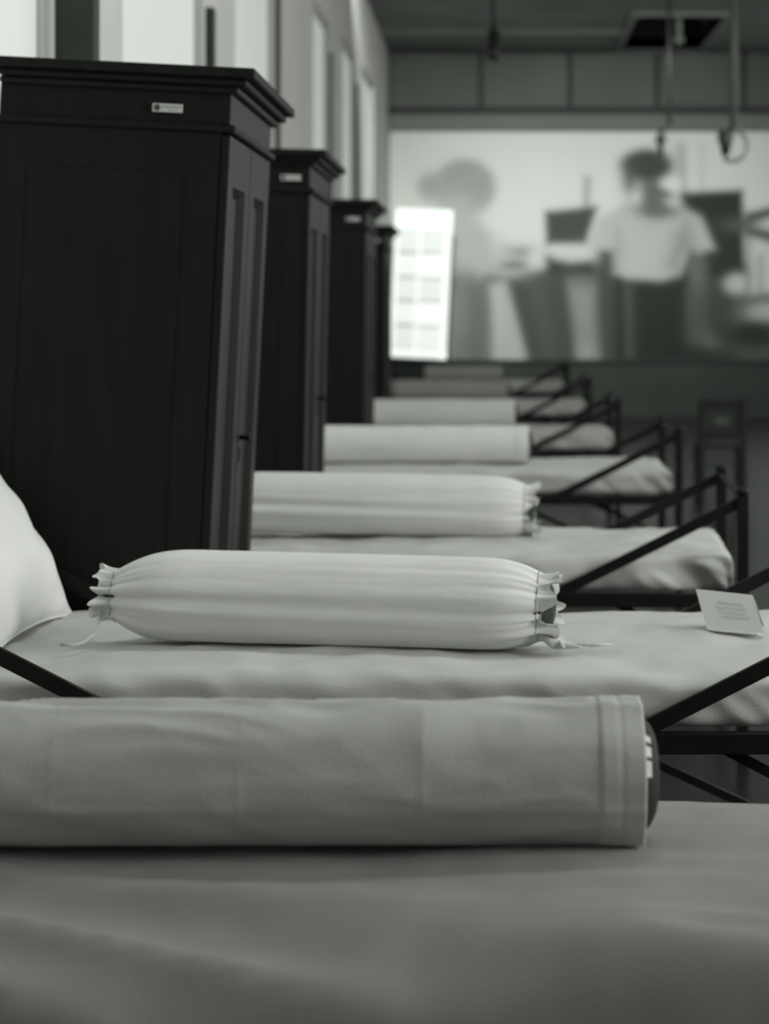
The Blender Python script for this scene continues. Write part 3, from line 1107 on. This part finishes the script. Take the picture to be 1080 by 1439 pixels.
flap.add([A, B, B + Vector((-0.012, -0.028, 0.003)), A + Vector((0.02, -0.022, 0.001)),
          A + Vector((0, 0, -.0015)), B + Vector((0, 0, -.0015)), B + Vector((-0.012, -0.028, 0.0015)), A + Vector((0.02, -0.022, -0.0005))],
         [[0, 1, 2, 3], [4, 7, 6, 5], [0, 4, 5, 1], [1, 5, 6, 2], [2, 6, 7, 3], [3, 7, 4, 0]])
flap.build('base_flap', 'card', t)
mk = MB()
random.seed(5)
for k, (v, u0, u1) in enumerate(((0.72, 0.35, 0.75), (0.60, 0.30, 0.82), (0.48, 0.34, 0.80), (0.36, 0.38, 0.78))):
    u = u0
    while u < u1:
        du = random.uniform(0.03, 0.08)
        pts = []
        for (uu, vv) in ((u, v), (u + du, v), (u + du, v + 0.04), (u, v + 0.04)):
            p0 = A + (B - A) * uu
            p1 = D_ + (C - D_) * uu
            pts.append(p0 + (p1 - p0) * vv + nrm * 0.4)
        mk.add(pts, [[0, 1, 2, 3]])
        u += du + 0.02
mk.build('lettering', 'plaque', t)

# ------------------------------------------------------------------ small dark chair out on the floor
t = thing('small_chair', 'small dark wooden chair standing alone on the open floor at right', 'chair', (1.55, 13.2, 0))
cw = 0.14
for s in (-1, 1):
    MB().box(s * cw - 0.022, s * cw + 0.022, -0.022, 0.022, 0.0, 0.70, 0.005).build('rear_leg', 'chair_wood', t)
    MB().box(s * cw - 0.02, s * cw + 0.02, 0.26, 0.30, 0.0, 0.36, 0.005).build('front_leg', 'chair_wood', t)
    MB().box(s * cw - 0.012, s * cw + 0.012, 0.0, 0.28, 0.14, 0.17, 0.003).build('stretcher', 'chair_wood', t)
MB().box(-cw, cw, -0.016, 0.016, 0.64, 0.69, 0.005).build('top_rail', 'chair_wood', t)
MB().box(-cw, cw, -0.016, 0.016, 0.43, 0.48, 0.005).build('back_rail', 'chair_wood', t)
MB().box(-cw + 0.02, cw - 0.02, -0.006, 0.006, 0.48, 0.64).build('back_panel', 'dado', t)
MB().box(-0.055, 0.045, -0.012, -0.006, 0.52, 0.57, 0.002).build('notice', 'fascia', t)
MB().box(-cw - 0.02, cw + 0.02, -0.02, 0.31, 0.36, 0.385, 0.006).build('seat', 'chair_wood', t)

# ------------------------------------------------------------------ hanging lamps
# dark lamp at top centre
Y = 16.6
x, _ = px(693, 0, Y)
t = thing('pendant_lamp', 'dark hanging lamp on a short rod at top centre', 'lamp', (x, Y, ZC), group='lamps hanging from the ceiling')
zb2 = px(0, 86, Y)[1] - ZC
MB().tube([(0, 0, 0), (0, 0, zb2 + 0.24)], 0.022, 10).build('rod', 'lamp_dark', t, True)
MB().lathe([(0.02, zb2 + 0.27), (0.055, zb2 + 0.24), (0.05, zb2 + 0.14), (0.062, zb2 + 0.12), (0.066, zb2 + 0.03), (0.03, zb2)], 16).build('lamp_body', 'lamp_dark', t, True)
MB().lathe([(0.05, 0.0), (0.06, -0.02), (0.02, -0.05)], 14).build('ceiling_rose', 'lamp_grey', t, True)

# lamp with a ring to the right
Y = 16.0
x, zl = px(1019, 200, Y)
xc, _ = px(1030, 0, Y)
t = thing('pendant_lamp', 'cone-shaped hanging lamp with pale ring at upper right', 'lamp', (xc, Y, ZC), group='lamps hanging from the ceiling')
zr = zl - ZC
MB().tube([(0, 0, 0), (0, 0, zr + 0.10)], 0.028, 10).build('pipe', 'lamp_grey', t, True)
dx = x - xc
MB().tube([(0, 0, zr + 0.12), (dx * 0.5, 0, zr + 0.10), (dx, 0, zr + 0.06)], 0.016, 8).build('arm', 'lamp_dark', t, True)
MB().lathe([(0.045, zr + 0.10), (0.066, zr + 0.07), (0.068, zr + 0.02), (0.045, zr - 0.03)], 16, (dx, 0, 0)).build('shade', 'lamp_grey', t, True)
MB().lathe([(0.045, zr - 0.03), (0.036, zr - 0.09), (0.012, zr - 0.12)], 14, (dx, 0, 0)).build('bulb_holder', 'lamp_dark', t, True)
rr = 0.125
pts = [(dx + 0.055 + rr * math.cos(a), 0.0, zr - 0.03 + rr * 1.0 * math.sin(a)) for a in [math.radians(-125 + 10 * k) for k in range(0, 22)]]
MB().tube(pts, 0.018, 8).build('ring', 'glass_ring', t, True)

# lamp in front of the printed head
Y = 20.0
x, zl = px(928, 196, Y)
xc, _ = px(940, 0, Y)
t = thing('pendant_lamp', 'small round dark lamp hanging just above the printed head', 'lamp', (xc, Y, ZC), group='lamps hanging from the ceiling')
zr = zl - ZC
dx = x - xc
MB().tube([(0, 0, 0), (0, 0, zr + 0.14)], 0.02, 8).build('cord', 'lamp_dark', t, True)
MB().tube([(0, 0, zr + 0.15), (dx * 0.4, 0, zr + 0.12), (dx, 0, zr + 0.09)], 0.016, 8).build('arm', 'lamp_dark', t, True)
MB().lathe([(0.03, zr + 0.10), (0.035, zr + 0.05), (0.052, zr + 0.03), (0.062, zr), (0.05, zr - 0.035), (0.028, zr - 0.06), (0.026, zr - 0.16)], 16, (dx, 0, 0)).build('lamp_body', 'lamp_dark', t, True)
